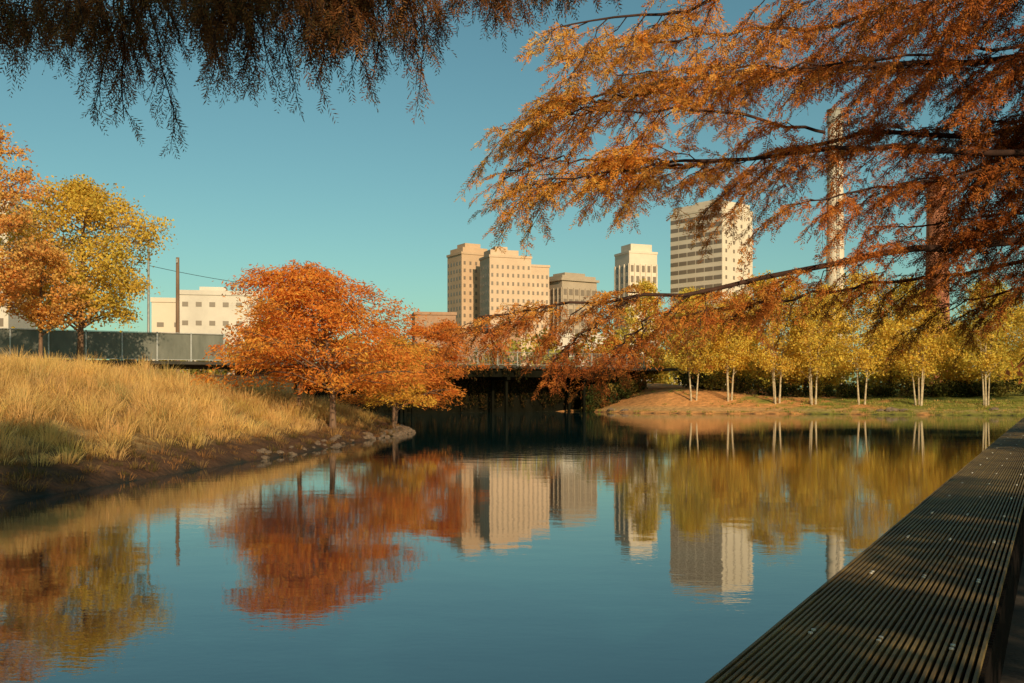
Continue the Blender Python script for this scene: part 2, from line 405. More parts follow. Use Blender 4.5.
birch = [(20,109.5,12.2,3.3,2),(23.8,109,11.0,3.0,3),(28.6,107.5,14.0,3.7,3),(32.2,106.5,11.6,3.1,3),(37,105.3,14.2,3.9,2),(42.3,103.5,12.0,3.4,4),(48,100.8,12.8,3.5,3),(54,99.5,11.5,3.8,3)]
for q, (x, y, H, R, ntk) in enumerate(birch):
    tree("birch_tree", "golden yellow birch with pale splayed trunks on far shore", x, y, M_birch, "row of yellow birches on the shore",
         seed=40+q, H=H, cb=3.6, R=R, style='asc', tr=0.085, n_limb=44, n_sub=5, n_leaf=11500, leaf=(0.24,0.16), pal=(YEL if q % 3 else YEL+OLIVE), ntrunk=ntk, cs=1.15, spread=0.7)
back = [(16.5,124,13.5,3.2,YEL+OLIVE),(22.5,127,12.5,3.2,YEL+OLIVE),(31,126,14.5,3.9,YEL+OLIVE[:1]),(39,124,13.5,3.9,YEL),(48,121,14.0,4.0,OLIVE+YEL),(58,117,12.0,4.2,YEL+OLIVE),(12.2,122,7,3.0,OLIVE+RUST),(27,120,8.5,3.3,YEL+OLIVE),(35,119,8.5,3.3,YEL),(44,116,8.5,3.3,YEL+OLIVE),(51,113,8,3.2,YEL)]
for q, (x, y, H, R, pal) in enumerate(back):
    tree("shade_tree", "yellow and olive autumn tree behind the birches", x, y, M_bark, "autumn trees behind the birches",
         seed=70+q, H=H, cb=1.2, R=R, style='round', tr=0.2, n_limb=36, n_sub=5, n_leaf=8500, leaf=(0.30,0.21), pal=pal, cs=1.15)

RUSTD = [(0.55,0.17,0.04),(0.40,0.12,0.035),(0.48,0.20,0.05),(0.30,0.10,0.035)]
row = [(-0.5,-8.0,15.5,3.2,4.5,11000),(1.3,-5.4,8.2,2.1,3.4,6000),(8.4,-2.2,11.5,2.9,3.0,11000),(4.4,-4.2,6.4,1.9,2.2,5500),(13.8,16.5,10.5,3.9,1.8,12000),(18.2,25.5,11,4.5,1.6,15000),(25,36,11,4.4,1.6,9000)]  # first four stand unseen behind the camera, placed and sized to cast shade
for q, (x, y, H, R, cb, nlf) in enumerate(row):
    tree("bald_cypress", "rust brown bald cypress standing beside the walkway", x, y, M_barkdark, "cypresses lining the walkway",
         seed=100+q, H=H, cb=cb, R=R, style='cyp', tr=0.2, n_limb=40, n_sub=5, n_leaf=nlf, leaf=(0.30,0.10), pal=RUSTD, cs=1.0, wood_sub=(y > 10))

# ---- overhanging cypress with fine feathery sprays
def smooth_line(P, n):
    P = np.asarray(P, float); t = np.linspace(0, len(P)-1, n)
    out = np.zeros((n,3)); m_ = len(P)
    for q, v in enumerate(t):
        i1 = min(int(v), m_-2); f = v-i1
        p0 = P[max(i1-1,0)]; p1 = P[i1]; p2 = P[i1+1]; p3 = P[min(i1+2,m_-1)]
        out[q] = 0.5*((2*p1)+(-p0+p2)*f+(2*p0-5*p1+4*p2-p3)*f*f+(-p0+3*p1-3*p2+p3)*f**3)
    return out

def sprays(limbs, rng, colour, s2=0.25, s3=0.06, hang=0.0, nlen=0.026, nw=0.0036, blen=(0.06,0.12), s4=0.024, lmod=None, L3r=(0.12,0.34), K=11, along=(0.3,1.0), droop=0.3):
    wood = []; O = []; Dv = []; Ls = []
    for P, r0, Lb, fs in limbs:
        n = 24; Q = smooth_line(P, n)
        Q[2:-1] += rng.normal(0, 0.014, (n-3,3))
        seg = np.linalg.norm(np.diff(Q,axis=0),axis=1); cum = np.concatenate([[0],np.cumsum(seg)]); Lt = cum[-1]
        wood.append(tube(Q, np.linspace(r0, 0.004, n), 7))
        side = 1
        for sdist in np.arange(Lt*fs, Lt, s2):
            p = np.array([np.interp(sdist, cum, Q[:,c]) for c in range(3)])
            lm = lmod(p) if lmod else 1.0
            if lm < 0.12: continue
            pn = np.array([np.interp(min(sdist+0.1,Lt), cum, Q[:,c]) for c in range(3)]); pp = np.array([np.interp(sdist-0.1, cum, Q[:,c]) for c in range(3)])
            tg = pn-pp; tg /= np.linalg.norm(tg)+1e-9
            per = np.cross(tg, [0,0,1.0]); per /= np.linalg.norm(per)+1e-9
            side = -side
            f = sdist/Lt
            L2 = Lb*rng.uniform(0.45,1.2)*(1.0-0.4*f)*lm
            d2 = tg*rng.uniform(*along)+per*side*rng.uniform(0.2,0.9)+np.array([0,0,rng.uniform(-0.7,0.4)-hang])
            d2 /= np.linalg.norm(d2)
            n2 = 8; t2 = np.linspace(0,1,n2)[:,None]
            B2 = p + d2*L2*t2 + np.array([0,0,-1.0])*L2*rng.uniform(0.5,1.3)*droop*t2**2
            B2[1:] += rng.normal(0, 0.012, (n2-1,3))
            wood.append(tube(B2, np.linspace(max(0.25*r0*(1-f),0.005), 0.002, n2), 4))
            sd = 1; m2 = max(3, int(L2/s3))
            for q in range(m2):
                g = (q+rng.random()*0.6+0.3)/m2
                if g < 0.08: continue
                g = min(g, 1)
                s = np.array([np.interp(g, t2[:,0], B2[:,c]) for c in range(3)])
                tg2 = B2[min(int(g*(n2-1))+1,n2-1)]-B2[max(int(g*(n2-1))-1,0)]; tg2 /= np.linalg.norm(tg2)+1e-9
                pr2 = np.cross(tg2,[0,0,1.0]); pr2 /= np.linalg.norm(pr2)+1e-9
                sd = -sd
                L3 = rng.uniform(*L3r)*(1.15-0.5*g)
                d3 = tg2*0.8+pr2*sd*rng.uniform(0.4,1.0)+np.array([0,0,rng.uniform(-1.5,0.5)*droop*1.3-hang*0.7]); d3 /= np.linalg.norm(d3)
                t3 = np.linspace(0,1,3)[:,None]
                B3 = s + d3*L3*t3 - np.array([0,0,1.0])*L3*droop*0.7*t3**2
                wood.append(tube(B3, np.linspace(0.0022,0.001,3), 3))
                nb_ = max(2, int(L3/s4)); gg = (np.arange(nb_)+rng.random(nb_))/nb_
                o3 = s + d3*L3*gg[:,None] - np.array([0,0,1.0])*L3*droop*0.7*gg[:,None]**2
                sg = np.where(np.arange(nb_) % 2 == 0, 1, -1)[:,None]
                pr3 = np.cross(d3,[0,0,1.0]); pr3 /= np.linalg.norm(pr3)+1e-9
                d4 = d3*0.8+pr3*sg*rng.uniform(0.4,1.1,(nb_,1))+np.stack([rng.normal(0,0.25,nb_),rng.normal(0,0.25,nb_),rng.uniform(-1.8,0.6,nb_)*droop*1.5-hang*0.4],1)
                d4 /= np.linalg.norm(d4,axis=1,keepdims=True)
                O.append(o3); Dv.append(d4); Ls.append(rng.uniform(blen[0],blen[1],nb_))
    O = np.vstack(O); Dv = np.vstack(Dv); Ls = np.concatenate(Ls); B = len(O)
    t = (np.arange(K)+0.5)/K
    perp = np.cross(Dv, rng.normal(size=(B,3))); perp /= np.linalg.norm(perp,axis=1,keepdims=True)+1e-9
    p = O[:,None,:] + Dv[:,None,:]*(Ls[:,None]*t)[:,:,None]
    p[:,:,2] -= 0.2*Ls[:,None]*t**2
    sgn = np.where(np.arange(K) % 2 == 0, 1, -1)[None,:,None]
    nd = Dv[:,None,:]*0.8 + perp[:,None,:]*sgn*0.8 + rng.normal(0,0.15,(B,K,3))
    nd /= np.linalg.norm(nd,axis=2,keepdims=True)
    nl_ = (nlen*np.sin(math.pi*(0.15+0.8*t))**0.6)[None,:,None]*rng.uniform(0.8,1.25,(B,K,1))
    wd = np.cross(nd, np.cross(Dv,perp)[:,None,:]+rng.normal(0,0.6,(B,K,3))); wd /= np.linalg.norm(wd,axis=2,keepdims=True)+1e-9
    V = np.stack([p, p+nd*nl_*0.45+wd*nw, p+nd*nl_, p+nd*nl_*0.45-wd*nw], 2).reshape(-1,3)
    F = np.arange(B*K*4).reshape(-1,4)
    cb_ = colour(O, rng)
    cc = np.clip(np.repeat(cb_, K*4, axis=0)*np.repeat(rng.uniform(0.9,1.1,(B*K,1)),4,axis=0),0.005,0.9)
    return merge(wood), (V, F, cc), B

def pal_pick(pal, n, rng):
    pal = np.array(pal); return pal[rng.integers(0,len(pal),n)]
LIT_TIP = [(0.89,0.40,0.07),(0.89,0.47,0.09),(0.89,0.34,0.05),(0.89,0.52,0.12)]
SHADE_BRN = [(0.60,0.18,0.045),(0.48,0.14,0.04),(0.66,0.23,0.05),(0.40,0.14,0.04)]
def colR(O, rng):  # puts sunlit left and shaded right and underside into the needle colour
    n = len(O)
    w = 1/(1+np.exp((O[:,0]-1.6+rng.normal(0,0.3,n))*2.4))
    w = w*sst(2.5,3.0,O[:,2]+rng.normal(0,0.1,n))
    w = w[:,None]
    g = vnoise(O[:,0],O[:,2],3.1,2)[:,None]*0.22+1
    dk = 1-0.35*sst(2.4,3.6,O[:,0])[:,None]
    return (pal_pick(LIT_TIP,n,rng)*w + pal_pick(SHADE_BRN,n,rng)*(1-w)*dk)*g
def colL(O, rng):  # dark palette stands in for shade on the top-left fronds
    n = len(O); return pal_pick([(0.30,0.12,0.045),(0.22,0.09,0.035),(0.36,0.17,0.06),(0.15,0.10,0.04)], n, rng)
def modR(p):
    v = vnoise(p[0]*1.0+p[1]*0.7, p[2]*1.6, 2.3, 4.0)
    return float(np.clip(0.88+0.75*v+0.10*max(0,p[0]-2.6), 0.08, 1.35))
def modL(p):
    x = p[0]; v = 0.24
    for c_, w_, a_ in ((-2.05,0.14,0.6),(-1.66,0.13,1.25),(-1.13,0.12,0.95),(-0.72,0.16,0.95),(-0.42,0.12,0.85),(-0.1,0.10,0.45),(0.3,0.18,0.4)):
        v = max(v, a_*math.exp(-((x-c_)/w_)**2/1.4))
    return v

TB = np.array([6.0, 6.0, 0.45])
def tz(z): return (TB[0]-0.1, TB[1], z)
limR = [
 ([tz(3.75),(4.6,6.6,3.40),(3.6,7.0,3.28),(2.73,7.0,3.20),(1.67,7.0,2.98),(0.62,7.0,2.84),(-0.23,6.9,2.73)], 0.042, 0.56, 0.28),
 ([tz(4.1),(3.6,6.6,3.8),(2.6,6.9,3.92),(1.75,7.0,3.86),(0.97,7.0,3.78),(0.15,7.0,3.68)], 0.03, 0.75, 0.3),
 ([tz(5.1),(3.86,7.2,4.68),(2.77,7.4,4.62),(1.57,7.5,4.6),(0.66,7.5,4.45),(0.12,7.4,4.30)], 0.03, 0.8, 0.25),
 ([tz(5.5),(3.3,6.3,5.0),(2.2,6.5,4.92),(1.1,6.5,4.72),(0.3,6.4,4.55)], 0.03, 0.85, 0.25),
 ([tz(4.6),(4.1,7.6,4.25),(3.0,8.0,4.28),(2.0,8.0,4.1),(1.1,8.0,4.0),(0.25,8.0,3.95)], 0.028, 0.85, 0.28),
 ([tz(3.5),(4.2,7.8,3.25),(3.2,8.1,3.12),(2.5,8.1,3.0),(1.7,8.1,2.88),(1.2,8.1,2.78)], 0.02, 0.5, 0.35),
 ([tz(3.4),(4.6,7.4,3.2),(3.9,8.0,3.0),(3.6,8.2,2.9)], 0.02, 0.6, 0.3),
 ([tz(4.9),(4.4,6.0,4.5),(3.4,6.1,4.35),(2.4,6.2,4.3),(1.6,6.2,4.2)], 0.022, 0.7, 0.25),
 ([tz(4.3),(4.4,6.6,3.95),(3.4,6.8,3.75),(2.5,6.9,3.6),(1.9,6.9,3.5)], 0.02, 0.65, 0.25),
 ([tz(5.8),(4.0,7.2,5.3),(2.6,7.6,5.05),(1.4,7.7,4.95),(0.6,7.6,4.8)], 0.028, 0.85, 0.25),
 ([tz(3.9),(4.8,6.8,3.7),(4.0,7.1,3.55),(3.3,7.2,3.45),(2.6,7.3,3.4)], 0.02, 0.55, 0.25),
 ([(2.2,7.0,4.03),(1.4,6.9,4.15),(0.8,6.9,4.15),(0.2,6.8,4.12)], 0.012, 0.65, 0.1),
 ([(1.6,7.5,4.6),(1.0,7.3,4.4),(0.5,7.2,4.25),(0.1,7.2,4.05)], 0.012, 0.6, 0.1),
 ([(1.2,7.0,3.80),(0.8,7.2,3.9),(0.3,7.2,3.88),(-0.05,7.2,3.80)], 0.010, 0.5, 0.1),
 ([(1.3,7.0,2.91),(0.95,7.0,2.7),(0.75,6.9,2.52),(0.62,6.9,2.34)], 0.009, 0.36, 0.15),
 ([(2.1,7.0,3.06),(1.75,7.1,2.85),(1.5,7.1,2.70)], 0.009, 0.36, 0.15),
 ([(0.9,7.0,2.88),(0.55,7.05,2.66),(0.30,7.05,2.42)], 0.007, 0.34, 0.15),
 ([(0.3,7.0,2.79),(-0.05,7.0,2.66),(-0.35,7.0,2.62)], 0.007, 0.24, 0.1),
 ([tz(5.2),(4.6,7.0,4.9),(3.8,7.6,4.75),(2.9,7.9,4.75)], 0.02, 0.75, 0.2),
 ([tz(4.5),(4.6,7.4,4.35),(3.9,7.9,4.05),(3.1,8.3,3.9)], 0.02, 0.65, 0.2),
 ([tz(5.6),(4.4,5.6,5.2),(3.2,5.6,4.8),(2.2,5.7,4.5)], 0.02, 0.7, 0.25),
 ([tz(4.8),(5.0,7.6,4.6),(4.2,8.4,4.5),(3.4,8.8,4.5)], 0.02, 0.8, 0.15),
 ([tz(4.0),(5.0,7.4,3.8),(4.3,8.2,3.6),(3.8,8.6,3.5)], 0.02, 0.7, 0.15),
 ([tz(5.4),(4.6,6.6,5.2),(3.6,7.0,5.05),(2.8,7.2,5.0)], 0.02, 0.85, 0.15),
 ([(2.9,7.4,4.62),(2.2,7.8,4.75),(1.5,8.0,4.8),(0.9,8.0,4.75)], 0.012, 0.7, 0.1),
 ([tz(4.4),(5.0,6.8,4.3),(4.2,7.2,4.25),(3.5,7.4,4.2)], 0.02, 0.75, 0.15),
]
limL = [
 ([tz(5.6),(3.6,5.2,5.1),(1.8,4.6,4.6),(0.6,4.2,4.3),(-0.5,4.1,4.08),(-1.5,4.1,3.93),(-2.4,4.1,3.86)], 0.03, 0.54, 0.4),
 ([(0.9,4.3,4.38),(0.2,4.0,4.20),(-0.5,3.9,4.0),(-1.2,3.9,3.86)], 0.012, 0.48, 0.1),
 ([(-0.2,4.1,4.08),(-0.8,4.25,4.0),(-1.6,4.4,3.98),(-2.3,4.5,3.95)], 0.010, 0.54, 0.1),
 ([(0.6,4.2,4.32),(0.3,4.5,4.25),(-0.3,4.7,4.15),(-0.9,4.8,4.1)], 0.010, 0.46, 0.1),
 ([(-0.4,4.1,4.06),(-1.0,4.0,3.96),(-1.6,4.0,3.9),(-2.1,4.0,3.84)], 0.010, 0.46, 0.1),
 ([(1.4,4.5,4.5),(0.8,4.2,4.18),(0.3,4.1,4.02),(-0.1,4.1,3.92)], 0.010, 0.34, 0.2),
]
rng = np.random.default_rng(5)
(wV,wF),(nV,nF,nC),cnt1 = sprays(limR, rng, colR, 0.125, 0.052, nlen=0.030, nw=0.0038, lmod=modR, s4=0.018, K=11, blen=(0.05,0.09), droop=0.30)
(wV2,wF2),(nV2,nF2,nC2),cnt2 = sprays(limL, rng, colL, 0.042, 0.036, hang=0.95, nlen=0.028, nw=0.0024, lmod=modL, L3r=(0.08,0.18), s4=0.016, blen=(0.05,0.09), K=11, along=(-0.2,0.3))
e = thing("bald_cypress", "large bald cypress with feathery orange branches overhanging the water", "tree", tuple(TB))
(tV,tF),(cV,cF,cC) = gen_tree(seed=200, H=13.5, cb=6.8, R=3.2, style='cyp', tr=0.26, n_limb=36, n_sub=5, n_leaf=8000, leaf=(0.28,0.09), pal=RUSTD, wood_sub=False)
obj("trunk", raw_mesh("trunk", tV, tF, M_barkdark, smooth=True), e)
obj("crown", raw_mesh("crown", cV, cF, M_leaf, cC), e)
V, F = merge([(wV, wF), (wV2, wF2)]); obj("branches", raw_mesh("branches", V-TB, F, M_barkdark, smooth=True), e)
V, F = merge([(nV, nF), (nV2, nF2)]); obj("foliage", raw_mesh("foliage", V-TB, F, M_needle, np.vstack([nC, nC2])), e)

# ------------------------------------------------------------------ grasses
def grass(name, label, P, hts, cols, rng, blades=45, spread=0.25, w=0.018):
    n = len(P); B = n*blades
    base = np.repeat(P, blades, axis=0); hh = np.repeat(hts, blades)*rng.uniform(0.45,1.1,B)
    az = rng.uniform(0,2*math.pi,B); r = rng.random(B)**0.7
    base = base + np.stack([np.cos(az)*r*spread*0.5, np.sin(az)*r*spread*0.5, np.zeros(B)-0.05],1)
    lean = r*rng.uniform(0.2,1.1,B)
    dv = np.stack([np.cos(az)*lean, np.sin(az)*lean, np.ones(B)],1); dv /= np.linalg.norm(dv,axis=1,keepdims=True)
    p1 = base+dv*hh[:,None]*0.55
    p2 = p1+(dv+np.stack([np.cos(az)*0.7*lean,np.sin(az)*0.7*lean,-0.6*lean-0.1],1))*hh[:,None]*0.45
    th = rng.uniform(0,2*math.pi,B); wv = np.stack([np.cos(th),np.sin(th),np.zeros(B)],1)*w
    V = np.stack([base-wv*0.6,base+wv*0.6,p1+wv*0.8,p1-wv*0.8,p2+wv*0.3,p2-wv*0.3],1).reshape(-1,3)
    o6 = np.arange(B)[:,None]*6
    F = np.concatenate([o6+np.array([0,1,2,3]), o6+np.array([3,2,4,5])])
    c = np.repeat(cols, blades, axis=0)*rng.uniform(0.86,1.12,(B,1))
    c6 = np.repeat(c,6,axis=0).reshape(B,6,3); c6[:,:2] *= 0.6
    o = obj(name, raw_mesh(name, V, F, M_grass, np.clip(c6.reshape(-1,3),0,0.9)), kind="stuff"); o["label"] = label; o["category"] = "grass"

rng = np.random.default_rng(9)
n = 8500
px_ = rng.uniform(-44,-5,n); py_ = rng.uniform(16,86,n)
d = sdf(px_,py_)
keep = (d > 1.3+0.8*vnoise(px_,py_,0.8)) & (px_ > -0.62*py_-3) & (rng.random(n) < np.where(py_ < 45, 1, 0.6))
keep &= ~((np.hypot(px_+8.3,py_-45.5) < 1.2))
px_, py_ = px_[keep], py_[keep]; d = d[keep]
P = np.stack([px_,py_,height(px_,py_)],1)
cl_ = np.clip(vnoise(px_,py_,1.25,8)+0.25,0,1)
hts = rng.uniform(0.6,0.95,len(P))*(0.6+0.8*cl_)*(0.45+0.55*sst(1.0,5,d))+0.12
g = vnoise(px_,py_,0.45,5)
cols = np.array([0.74,0.465,0.16])[None]*(1+0.2*g[:,None]+0.25*(cl_[:,None]-0.4)) + rng.normal(0,0.015,(len(P),3))
mixg = (rng.random(len(P)) < 0.05)[:,None]; cols = np.where(mixg, np.array([0.50,0.39,0.14]), cols)
mixb = (rng.random(len(P)) < 0.10)[:,None]; cols = np.where(mixb, np.array([0.54,0.30,0.10]), cols)
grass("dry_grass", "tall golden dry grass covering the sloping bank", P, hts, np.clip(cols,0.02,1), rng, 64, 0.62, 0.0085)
n = 2600
px_ = rng.uniform(-16,-5,n); py_ = rng.uniform(17,60,n); d = sdf(px_,py_)
k = (d > 0.1) & (d < 2.4); px_, py_ = px_[k], py_[k]
P = np.stack([px_,py_,height(px_,py_)],1)
cols = pal_pick([(0.22,0.12,0.05),(0.30,0.18,0.07),(0.14,0.10,0.035),(0.36,0.17,0.06)], len(P), rng)
grass("bank_weeds", "short brown weeds on bare soil at the waterline", P, rng.uniform(0.08,0.34,len(P)), cols, rng, 24, 0.4, 0.010)
n = 4600
px_ = rng.uniform(9,60,n); py_ = rng.uniform(94,124,n); d = sdf(px_,py_)
k = (d > 0.2) & (d < 9) & ((vnoise(px_,py_,0.6,2) > 0.1+(26-px_)/20) | (d < 0.8)); px_, py_, d = px_[k], py_[k], d[k]
P = np.stack([px_,py_,height(px_,py_)],1)
cols = pal_pick([(0.32,0.33,0.06),(0.46,0.37,0.11),(0.64,0.40,0.13),(0.24,0.27,0.05)], len(P), rng)
grass("shore_grass", "patchy green and tan grass along the shore", P, rng.uniform(0.12,0.35,len(P)), cols, rng, 16, 0.7, 0.03)

# ------------------------------------------------------------------ shrubs, woodland masses
def mass(name, label, cat, pts, radii, n_leaf, leaf, pal, seed, flat=0.8):
    rng = np.random.default_rng(seed); nc = len(pts)
    idx = rng.integers(0,nc,n_leaf)
    o3 = rng.normal(size=(n_leaf,3)); o3 /= np.linalg.norm(o3,axis=1,keepdims=True); o3 *= rng.uniform(0.5,1.05,(n_leaf,1))
    o3[:,2] *= flat
    P = pts[idx]+o3*radii[idx][:,None]
    pal = np.array(pal); cp = pal[rng.integers(0,len(pal),nc)]
    c = cp[idx]*rng.uniform(0.6,1.35,(n_leaf,1))
    V, F = leaf_quads(P, rng, leaf[0], leaf[1])
    o = obj(name, raw_mesh(name, V, F, M_leaf, np.repeat(c,4,axis=0)), kind="stuff"); o["label"] = label; o["category"] = cat
rng = np.random.default_rng(31)
n = 210; x = rng.uniform(20,66,n); y = 118-(x-16)*0.22+rng.uniform(-2.0,2,n); r = rng.uniform(0.4,1.25,n)
pts = np.stack([x,y,height(x,y)+r*0.4+rng.uniform(0,0.8,n)],1)
mass("shrubs", "dark green and olive shrubs behind the birch trunks", "shrubs", pts, r, 22000, (0.30,0.2), DGREEN+[(0.22,0.19,0.05),(0.30,0.24,0.06)], 1)
n = 130; x = rng.uniform(8.5,15.5,n); y = 114.5+(x-8.5)*0.75+rng.uniform(-0.6,1.2,n); r = rng.uniform(0.4,0.9,n)
pts = np.stack([x,y,height(x,y)+r*0.4+rng.uniform(0,2.2,n)],1)
mass("shrubs", "dark brown and green shrubs at the bridge abutment", "shrubs", pts, r, 12000, (0.26,0.17), DGREEN+[(0.25,0.10,0.03),(0.3,0.2,0.05)], 2)
n = 1000; x = rng.uniform(-150,190,n); y = 185+rng.uniform(-12,12,n); r = rng.uniform(1.6,3.6,n)
hh = 8.0+2.2*np.sin(x*0.11)+1.5*np.sin(x*0.37+1)
pts = np.stack([x,y,2.5+rng.random(n)*hh],1)
mass("woodland", "distant band of mixed autumn trees before the city", "woods", pts, r, 70000, (0.8,0.6), OLIVE+[(0.6,0.24,0.07),(0.5,0.34,0.06),(0.2,0.17,0.04),(0.3,0.22,0.05)], 3)

# ------------------------------------------------------------------ bridge
U = np.array([0.883,0.469]); bang = math.atan2(U[1],U[0]); b0 = np.array([-66.0,73.2])
br = thing("bridge", "low dark concrete bridge spanning the end of the pond", "bridge", (b0[0],b0[1],0), rot=bang)
Lb = 98.0
V, F = merge([box(0,Lb,-0.15,0.25,4.82,5.12), box(0,Lb,0.25,5.0,4.85,5.08), box(0,Lb,5.0,5.3,4.5,5.12)])
obj("deck", raw_mesh("bridge_deck", V, F, M_deck), br)
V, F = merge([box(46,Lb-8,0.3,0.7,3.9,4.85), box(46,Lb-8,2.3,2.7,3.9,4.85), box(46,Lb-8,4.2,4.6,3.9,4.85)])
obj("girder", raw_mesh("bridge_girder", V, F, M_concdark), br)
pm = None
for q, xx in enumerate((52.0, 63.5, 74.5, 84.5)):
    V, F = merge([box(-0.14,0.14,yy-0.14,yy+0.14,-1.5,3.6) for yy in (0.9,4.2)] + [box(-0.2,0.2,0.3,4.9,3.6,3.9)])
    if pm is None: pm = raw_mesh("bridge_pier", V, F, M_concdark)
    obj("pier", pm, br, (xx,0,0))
def rail_fence(name, label, a, L, z0, zt_, step, solid, mt):
    e = thing(name, label, "fence", (a[0],a[1],z0), rot=bang)
    pmesh = None
    for xx in np.arange(0, L+0.01, step):
        if pmesh is None:
            V, F = merge([tube(np.array([[0,0,0],[0,0,zt_]]), 0.07, 8), box(-0.08,0.08,-0.08,0.08,0,0.12), box(-0.06,0.06,-0.06,0.06,zt_,zt_+0.05)])
            pmesh = raw_mesh("fence_post", V, F, mt)
        obj("post", pmesh, e, (xx,0,0))
    V, F = merge([tube(np.array([[0,-0.10,z],[L,-0.10,z]]), 0.035, 6) for z in (zt_-0.02, 0.12)])
    obj("rail", raw_mesh("fence_rail", V, F, mt), e)
    if solid:
        V, F = box(0,L,0.075,0.095,0.15,zt_-0.06); obj("mesh_panel", raw_mesh("mesh_panel", V, F, M_panel), e)
    else:
        V, F = merge([box(xx-0.012,xx+0.012,-0.012,0.012,0.12,zt_-0.03) for xx in np.arange(0.2,L,0.2)])
        obj("balusters", raw_mesh("balusters", V, F, mt), e)
rail_fence("screen_fence", "tall grey green mesh screen fence with pale posts on embankment", b0+U*5, 39, 5.12, 2.6, 3.0, True, M_steel)
rail_fence("bridge_railing", "thin pale steel railing along the bridge edge", b0+U*44.2, 48, 5.12, 1.5, 2.4, False, M_railing)
ww = thing("retaining_wall", "retaining wall coloured near-black for the shade under the bridge", "wall", (-21.5,103.2,0), rot=math.atan2(13.3,25.0))
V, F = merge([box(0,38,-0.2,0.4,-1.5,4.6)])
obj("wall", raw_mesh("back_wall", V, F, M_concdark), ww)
rng = np.random.default_rng(77)
n = 340; q = rng.uniform(4,36,n); off = rng.uniform(-0.9,-0.5,n)
wdir = np.array([25.0,13.3]); wdir /= np.linalg.norm(wdir); wn = np.array([-wdir[1],wdir[0]])
P = []
for a, o_ in zip(q, off):
    Lh = rng.uniform(0.8,4.4); m_ = int(Lh*26)
    z = 4.6-rng.random(m_)*Lh
    bx = np.array([-21.5,103.2])+wdir*a+wn*o_
    P.append(np.stack([bx[0]+rng.normal(0,0.16,m_), bx[1]+rng.normal(0,0.08,m_), z],1))
# trailing growth spilling over the bridge edge itself
for a in rng.uniform(50,90,150):
    Lh = rng.uniform(0.3,2.4)*rng.random(); m_ = int(Lh*30)+3
    z = 5.0-rng.random(m_)*Lh
    bx = b0+U*a+np.array([U[1],-U[0]])*0.28
    P.append(np.stack([bx[0]+rng.normal(0,0.14,m_), bx[1]+rng.normal(0,0.06,m_), z],1))
P = np.vstack(P); V, F = leaf_quads(P, rng, 0.26, 0.10, np.array([0,0,-1.2]))
cc = pal_pick([(0.03,0.03,0.010),(0.05,0.034,0.012),(0.10,0.05,0.018),(0.02,0.018,0.008)], len(P), rng)  # vines darkened as well, the shade below the bridge sits in their colour
o = obj("hanging_vines", raw_mesh("hanging_vines", V, F, M_leaf, np.repeat(cc,4,axis=0)), kind="stuff")
o["label"] = "dark hanging vines trailing from bridge and wall beneath"; o["category"] = "vines"

# ------------------------------------------------------------------ rocks
rmesh = []
for q in range(5):
    rr = np.random.default_rng(300+q)
    th = np.linspace(0,2*math.pi,9,endpoint=False); ph = np.linspace(0.15,math.pi-0.15,6)
    P = np.array([[math.sin(p)*math.cos(t), math.sin(p)*math.sin(t), 0.7*math.cos(p)] for p in ph for t in th])
    P *= rr.uniform(0.75,1.2,(len(P),1))
    P = np.vstack([P,[[0,0,0.72],[0,0,-0.72]]])
    fs = [(a*9+b_, a*9+(b_+1)%9, (a+1)*9+(b_+1)%9, (a+1)*9+b_) for a in range(5) for b_ in range(9)]
    fs += [(54,(b_+1)%9,b_) for b_ in range(9)]+[(55,45+b_,45+(b_+1)%9) for b_ in range(9)]
    me = bpy.data.meshes.new("rock")
    me.from_pydata([tuple(p) for p in P],[],fs); me.materials.append(M_rock); me.update(); rmesh.append(me)
rng = np.random.default_rng(55)
seg = np.array([(-8.6,30.5),(-7.7,36),(-7.0,43.5),(-6.2,49),(-5.4,54.6),(-6.4,57.5)])
for q in range(90):
    u = rng.random()**0.5*(len(seg)-1); i0 = min(int(u),len(seg)-2); f = u-i0
    p = seg[i0]*(1-f)+seg[i0+1]*f + np.array([rng.uniform(-0.5,0.15),rng.uniform(-0.3,0.3)])
    z = max(float(height(np.array([p[0]]),np.array([p[1]]))[0]), -0.1)
    s = rng.uniform(0.08,0.17)*(0.8+0.18*u)
    o = obj("rock", rmesh[q%5], None, (p[0],p[1],z+s*0.15)); o.scale = (s*1.3,s,s*0.8); o.rotation_euler = (rng.uniform(-.3,.3),rng.uniform(-.3,.3),rng.uniform(0,6))
    o["label"] = "rough brown rock on the pond's edge"; o["category"] = "rock"; o["group"] = "rocks along the bank"
for (x,y,s) in [(38.5,100.9,0.5),(39.6,100.5,0.35),(37.4,101.2,0.3),(47.5,98.2,0.35),(11.2,111.2,0.4),(12.4,109.8,0.3)]:
    z = float(height(np.array([x]),np.array([y]))[0])
    o = obj("rock", rmesh[int(x)%5], None, (x,y,z+s*0.2)); o.scale = (s*1.5,s,s*0.8)
    o["label"] = "pale rock on the grassy shore"; o["category"] = "rock"; o["group"] = "rocks along the far shore"

